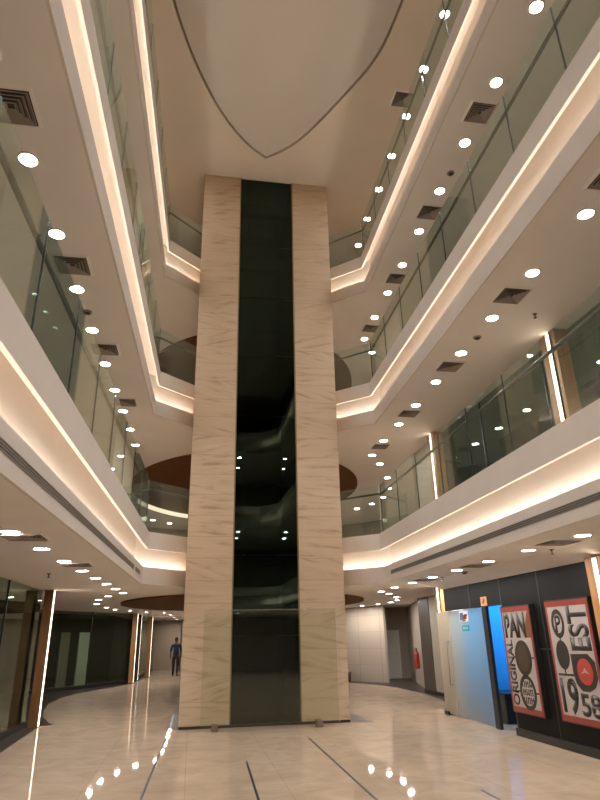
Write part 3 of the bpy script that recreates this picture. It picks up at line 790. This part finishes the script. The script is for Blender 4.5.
# ------------------------------------------------------------------ wood light columns
def light_column(x, y, z0, z1, sg, label, wd=.42, dp=.24, led=.075, mat='wood'):
    """sg=+1: column on the right wall, its lit face toward -x"""
    t = thing('light_column', label, 'light column', (x, y, z0), 0 if sg > 0 else PI, 'wood columns with light strips')
    h = z1-z0
    bm = bmesh.new(); box(bm, (0, -wd/2, 0), (dp, -led/2-.01, h)); box(bm, (0, led/2+.01, 0), (dp, wd/2, h)); box(bm, (.05, -led/2-.01, 0), (dp, led/2+.01, h))
    link_mesh('wood_casing', bm, mat, t)
    link_mesh('light_strip', boxm((.0, -led/2, .02), (.045, led/2, h-.02)), 'colled', t)
light_column(5.43, 7.72, 0, FB[0]-.145, 1, 'wood column with glowing strip beside the poster with the red disc')
light_column(5.84, 14.5, 0, FB[0]-.005, 1, 'wood column with glowing strip behind the frosted shop door', .36)
light_column(5.92, 8.52, FB[0]+UT-.02, FB[1]-.005, 1, 'wood column with glowing strip, nearer one on the lowest gallery above the posters')
light_column(5.92, 14.14, FB[0]+UT-.02, FB[1]-.005, 1, 'wood column with glowing strip, farther one on the lowest gallery above the shop door')
light_column(-3.09, 14.95, .005, FB[0]-.005, -1, 'tall wood column with glowing strip beside the dark shop glass, nearest one', .30, .18, .10, 'darkwood')
light_column(-2.33, 28.6, .006, FB[0]-.005, -1, 'first glowing wood column of the distant group of three along the corridor', .4, .2, .09)
light_column(-2.28, 30.2, .006, FB[0]-.005, -1, 'middle, thinnest glowing strip column of the distant group of three along the corridor', .3, .2, .04, 'darkcol')
light_column(-1.93, 32.6, .006, FB[0]-.005, -1, 'last glowing strip column of the distant group of three along the corridor', .4, .2, .10, 'wood')
light_column(-3.13, 14.6, FB[0]+UT-.02, FB[1]-.005, -1, 'wood column with glowing strip on the lowest gallery opposite the posters', .42)

# white panel behind the dark glass
t = thing('display_panel', 'tall white panel standing inside the dark glass shop', 'panel', (-4.22, 26.95, 0.004), math.atan2(4.6, 2.95))
link_mesh('board', boxm((-.33, -.03, .03), (.33, .03, 2.0), .006), 'whitepanel', t)
link_mesh('foot', boxm((-.35, -.15, 0), (.35, .15, .03)), 'black', t)
t = thing('display_panel', 'narrower grey panel beside the white one inside the dark glass shop', 'panel', (-4.80, 26.05, 0.004), math.atan2(4.6, 2.95))
link_mesh('board', boxm((-.25, -.03, .03), (.25, .03, 2.0), .006), 'doorgrey', t)
link_mesh('foot', boxm((-.27, -.15, 0), (.27, .15, .03)), 'black', t)

# ------------------------------------------------------------------ fire extinguisher
t = thing('fire_extinguisher', 'red fire extinguisher hung on the beige lobby wall beside the dark column', 'fire extinguisher', (7.67, 21.45, .58), math.radians(75))
bm = bmesh.new(); r = lathe(bm, [(.06, 0), (.082, .015), (.085, .05), (.085, .44), (.07, .50), (.035, .54), (.03, .57)], 20); bm.faces.new(r[0]); bm.faces.new(r[-1]); link_mesh('cylinder_body', bm, 'extred', t, True)
bm = bmesh.new(); box(bm, (-.03, -.02, .57), (.03, .02, .62)); box(bm, (-.02, -.015, .62), (.14, .015, .64)); link_mesh('valve_handle', bm, 'black', t)
bm = bmesh.new(); tube(bm, [(-.03, 0, .6), (-.10, 0, .56), (-.125, 0, .42), (-.115, 0, .2)], .012, 8); link_mesh('hose', bm, 'black', t, True)
link_mesh('label_plate', boxm((-.05, -.09, .16), (.05, -.082, .32)), 'signwhite', t)
# small bollard-like bin by the lobby wall
t = thing('waste_bin', 'small brown bin against the beige tiled lobby wall', 'bin', (6.15, 25.35, .004))
bm = bmesh.new(); r = lathe(bm, [(.11, 0), (.14, .32), (.145, .33)], 20); bm.faces.new(r[0]); link_mesh('body', bm, 'block', t, True)
bm = bmesh.new(); r = lathe(bm, [(.145, .33), (.12, .37), (.03, .385)], 20); bm.faces.new(r[-1]); link_mesh('lid', bm, 'vent', t, True)

# ------------------------------------------------------------------ person walking away
def skin_mesh(name, verts, edges, radii, mat, parent, root=0, sub=2):
    me = bpy.data.meshes.new(name); me.from_pydata(verts, edges, [])
    o = bpy.data.objects.new(name, me); COL.objects.link(o)
    sk = o.modifiers.new('skin', 'SKIN'); sk.use_smooth_shade = True
    lay = me.skin_vertices[0].data if me.skin_vertices else None
    if lay is None:
        bpy.context.view_layer.objects.active = o
        me.skin_vertices.new() if hasattr(me.skin_vertices, 'new') else None
        lay = me.skin_vertices[0].data
    for i, r in enumerate(radii): lay[i].radius = (r if isinstance(r, tuple) else (r, r)); lay[i].use_root = (i == root)
    o.modifiers.new('sub', 'SUBSURF').levels = sub; o.modifiers['sub'].render_levels = sub
    dg = bpy.context.evaluated_depsgraph_get()
    m2 = bpy.data.meshes.new_from_object(o.evaluated_get(dg))
    bpy.data.objects.remove(o); bpy.data.meshes.remove(me)
    m2.materials.clear(); m2.materials.append(M[mat])
    for p in m2.polygons: p.use_smooth = True
    m2.name = name
    o = bpy.data.objects.new(name, m2); COL.objects.link(o)
    if parent: o.parent = parent
    return o
pr = thing('person', 'person in a dark blue shirt and black trousers walking away down the corridor', 'person', (-.72, 32.9, 0), 0)
# faces +y (away); x to the right
V = [(0, 0, .96), (0, .0, 1.12), (0, .01, 1.28), (0, 0, 1.43), (0, .01, 1.52), (0, .03, 1.61), (0, .03, 1.70),
     (-.10, 0, .90), (-.105, .10, .50), (-.105, .06, .09), (-.11, .20, .04),
     (.10, 0, .90), (.105, -.02, .50), (.105, -.20, .12), (.11, -.09, .04),
     (-.19, 0, 1.40), (-.25, -.03, 1.14), (-.26, .04, .90), (.19, 0, 1.40), (.25, .02, 1.14), (.26, .12, .91)]
E_ = [(0, 1), (1, 2), (2, 3), (3, 4), (4, 5), (5, 6), (0, 7), (7, 8), (8, 9), (9, 10), (0, 11), (11, 12), (12, 13), (13, 14), (3, 15), (15, 16), (16, 17), (3, 18), (18, 19), (19, 20)]
R_ = [(.13, .10), (.125, .095), (.14, .105), (.10, .075), .055, .085, .07, .08, .055, .04, .035, .08, .055, .04, .035, .055, .042, .03, .055, .042, .03]
V2 = list(V); E2 = list(E_); R2 = list(R_)
for wi, s in ((17, -1), (20, 1)):
    wx, wy, wz = V[wi]
    V2.append((wx, wy+.01, wz-.06)); pi_ = len(V2)-1; E2.append((wi, pi_)); R2.append((.022, .034))
    for k, (dy, ln) in enumerate([(-.03, .065), (-.01, .08), (.012, .075), (.032, .06)]):
        V2.append((wx, wy+.01+dy, wz-.06-ln*.55)); V2.append((wx-s*.012, wy+.01+dy, wz-.06-ln)); a = len(V2)-2
        E2 += [(pi_, a), (a, a+1)]; R2 += [.009, .008]
    V2.append((wx-s*.01, wy+.055, wz-.06)); V2.append((wx-s*.015, wy+.065, wz-.095)); a = len(V2)-2
    E2 += [(pi_, a), (a, a+1)]; R2 += [.011, .009]
skin_mesh('body', V2, E2, R2, 'skin', pr)
skin_mesh('shirt', [(0, 0, .86), (0, 0, 1.12), (0, .01, 1.28), (0, 0, 1.42), (0, .005, 1.48), (-.19, 0, 1.40), (-.235, -.015, 1.20), (-.25, -.02, 1.10), (.19, 0, 1.40), (.235, .012, 1.20), (.25, .025, 1.10)],
          [(0, 1), (1, 2), (2, 3), (3, 4), (3, 5), (5, 6), (6, 7), (3, 8), (8, 9), (9, 10)],
          [(.175, .14), (.16, .128), (.165, .125), (.12, .095), (.07, .07), .075, .065, .062, .075, .065, .062], 'navy', pr)
skin_mesh('trousers', [(0, 0, 1.0), (0, 0, .93), (-.10, 0, .86), (-.105, .10, .50), (-.105, .05, .08), (.10, 0, .86), (.105, -.02, .50), (.105, -.19, .12)],
          [(0, 1), (1, 2), (2, 3), (3, 4), (1, 5), (5, 6), (6, 7)], [(.15, .115), (.155, .12), .10, .075, .062, .10, .075, .062], 'trouser', pr, 1)
for sx, y0, z0 in ((-.108, .06, .045), (.108, -.20, .055)):
    skin_mesh('shoe', [(sx, y0-.05, z0), (sx, y0+.06, z0-.003), (sx, y0+.19, z0-.012)], [(0, 1), (1, 2)], [(.045, .042), (.05, .042), (.042, .03)], 'shoe', pr)
bm = bmesh.new(); bmesh.ops.create_icosphere(bm, subdivisions=3, radius=.1)
for v in bm.verts:
    v.co.x *= .86; v.co.y *= 1.0; v.co.z *= 1.1
    v.co += Vector((0, .012, 1.675))
bmesh.ops.delete(bm, geom=[v for v in bm.verts if v.co.z < 1.60 or (v.co.y > .06 and v.co.z < 1.70)], context='VERTS')
link_mesh('hair', bm, 'hair', pr, True)

# ------------------------------------------------------------------ camera
cam = bpy.data.cameras.new('camera'); cam.sensor_fit = 'VERTICAL'; cam.sensor_height = 32.0; cam.lens = 600/800*32.0
cam.clip_start = .05; cam.clip_end = 300
co = bpy.data.objects.new('camera', cam); COL.objects.link(co)
X = Vector((0.985935387584309, -0.1659722373042139, -0.019611933948800484))
Y = Vector((-0.04307118377963809, -0.36571883446463654, 0.9297282437603229))
Zf = Vector((0.1614815303271711, 0.9158072671485313, 0.3677237615400091))
m = Matrix.Identity(4)
for r in range(3):
    m[r][0] = X[r]; m[r][1] = Y[r]; m[r][2] = -Zf[r]
m[0][3], m[1][3], m[2][3] = 0, 0, CAMZ
co.matrix_world = m
SC.camera = co

# ------------------------------------------------------------------ world and view
wd = bpy.data.worlds.new('night'); SC.world = wd; wd.use_nodes = True
wd.node_tree.nodes['Background'].inputs[0].default_value = (.9, .75, .6, 1)
wd.node_tree.nodes['Background'].inputs[1].default_value = 0.01
vs = SC.view_settings
vs.view_transform = 'Standard'; vs.look = 'None'; vs.gamma = 1; vs.use_curve_mapping = False
vs.exposure = 0.18
SC.cycles.max_bounces = 10; SC.cycles.diffuse_bounces = 5; SC.cycles.transparent_max_bounces = 24; SC.cycles.glossy_bounces = 5
SC.cycles.caustics_reflective = False; SC.cycles.sample_clamp_indirect = 6
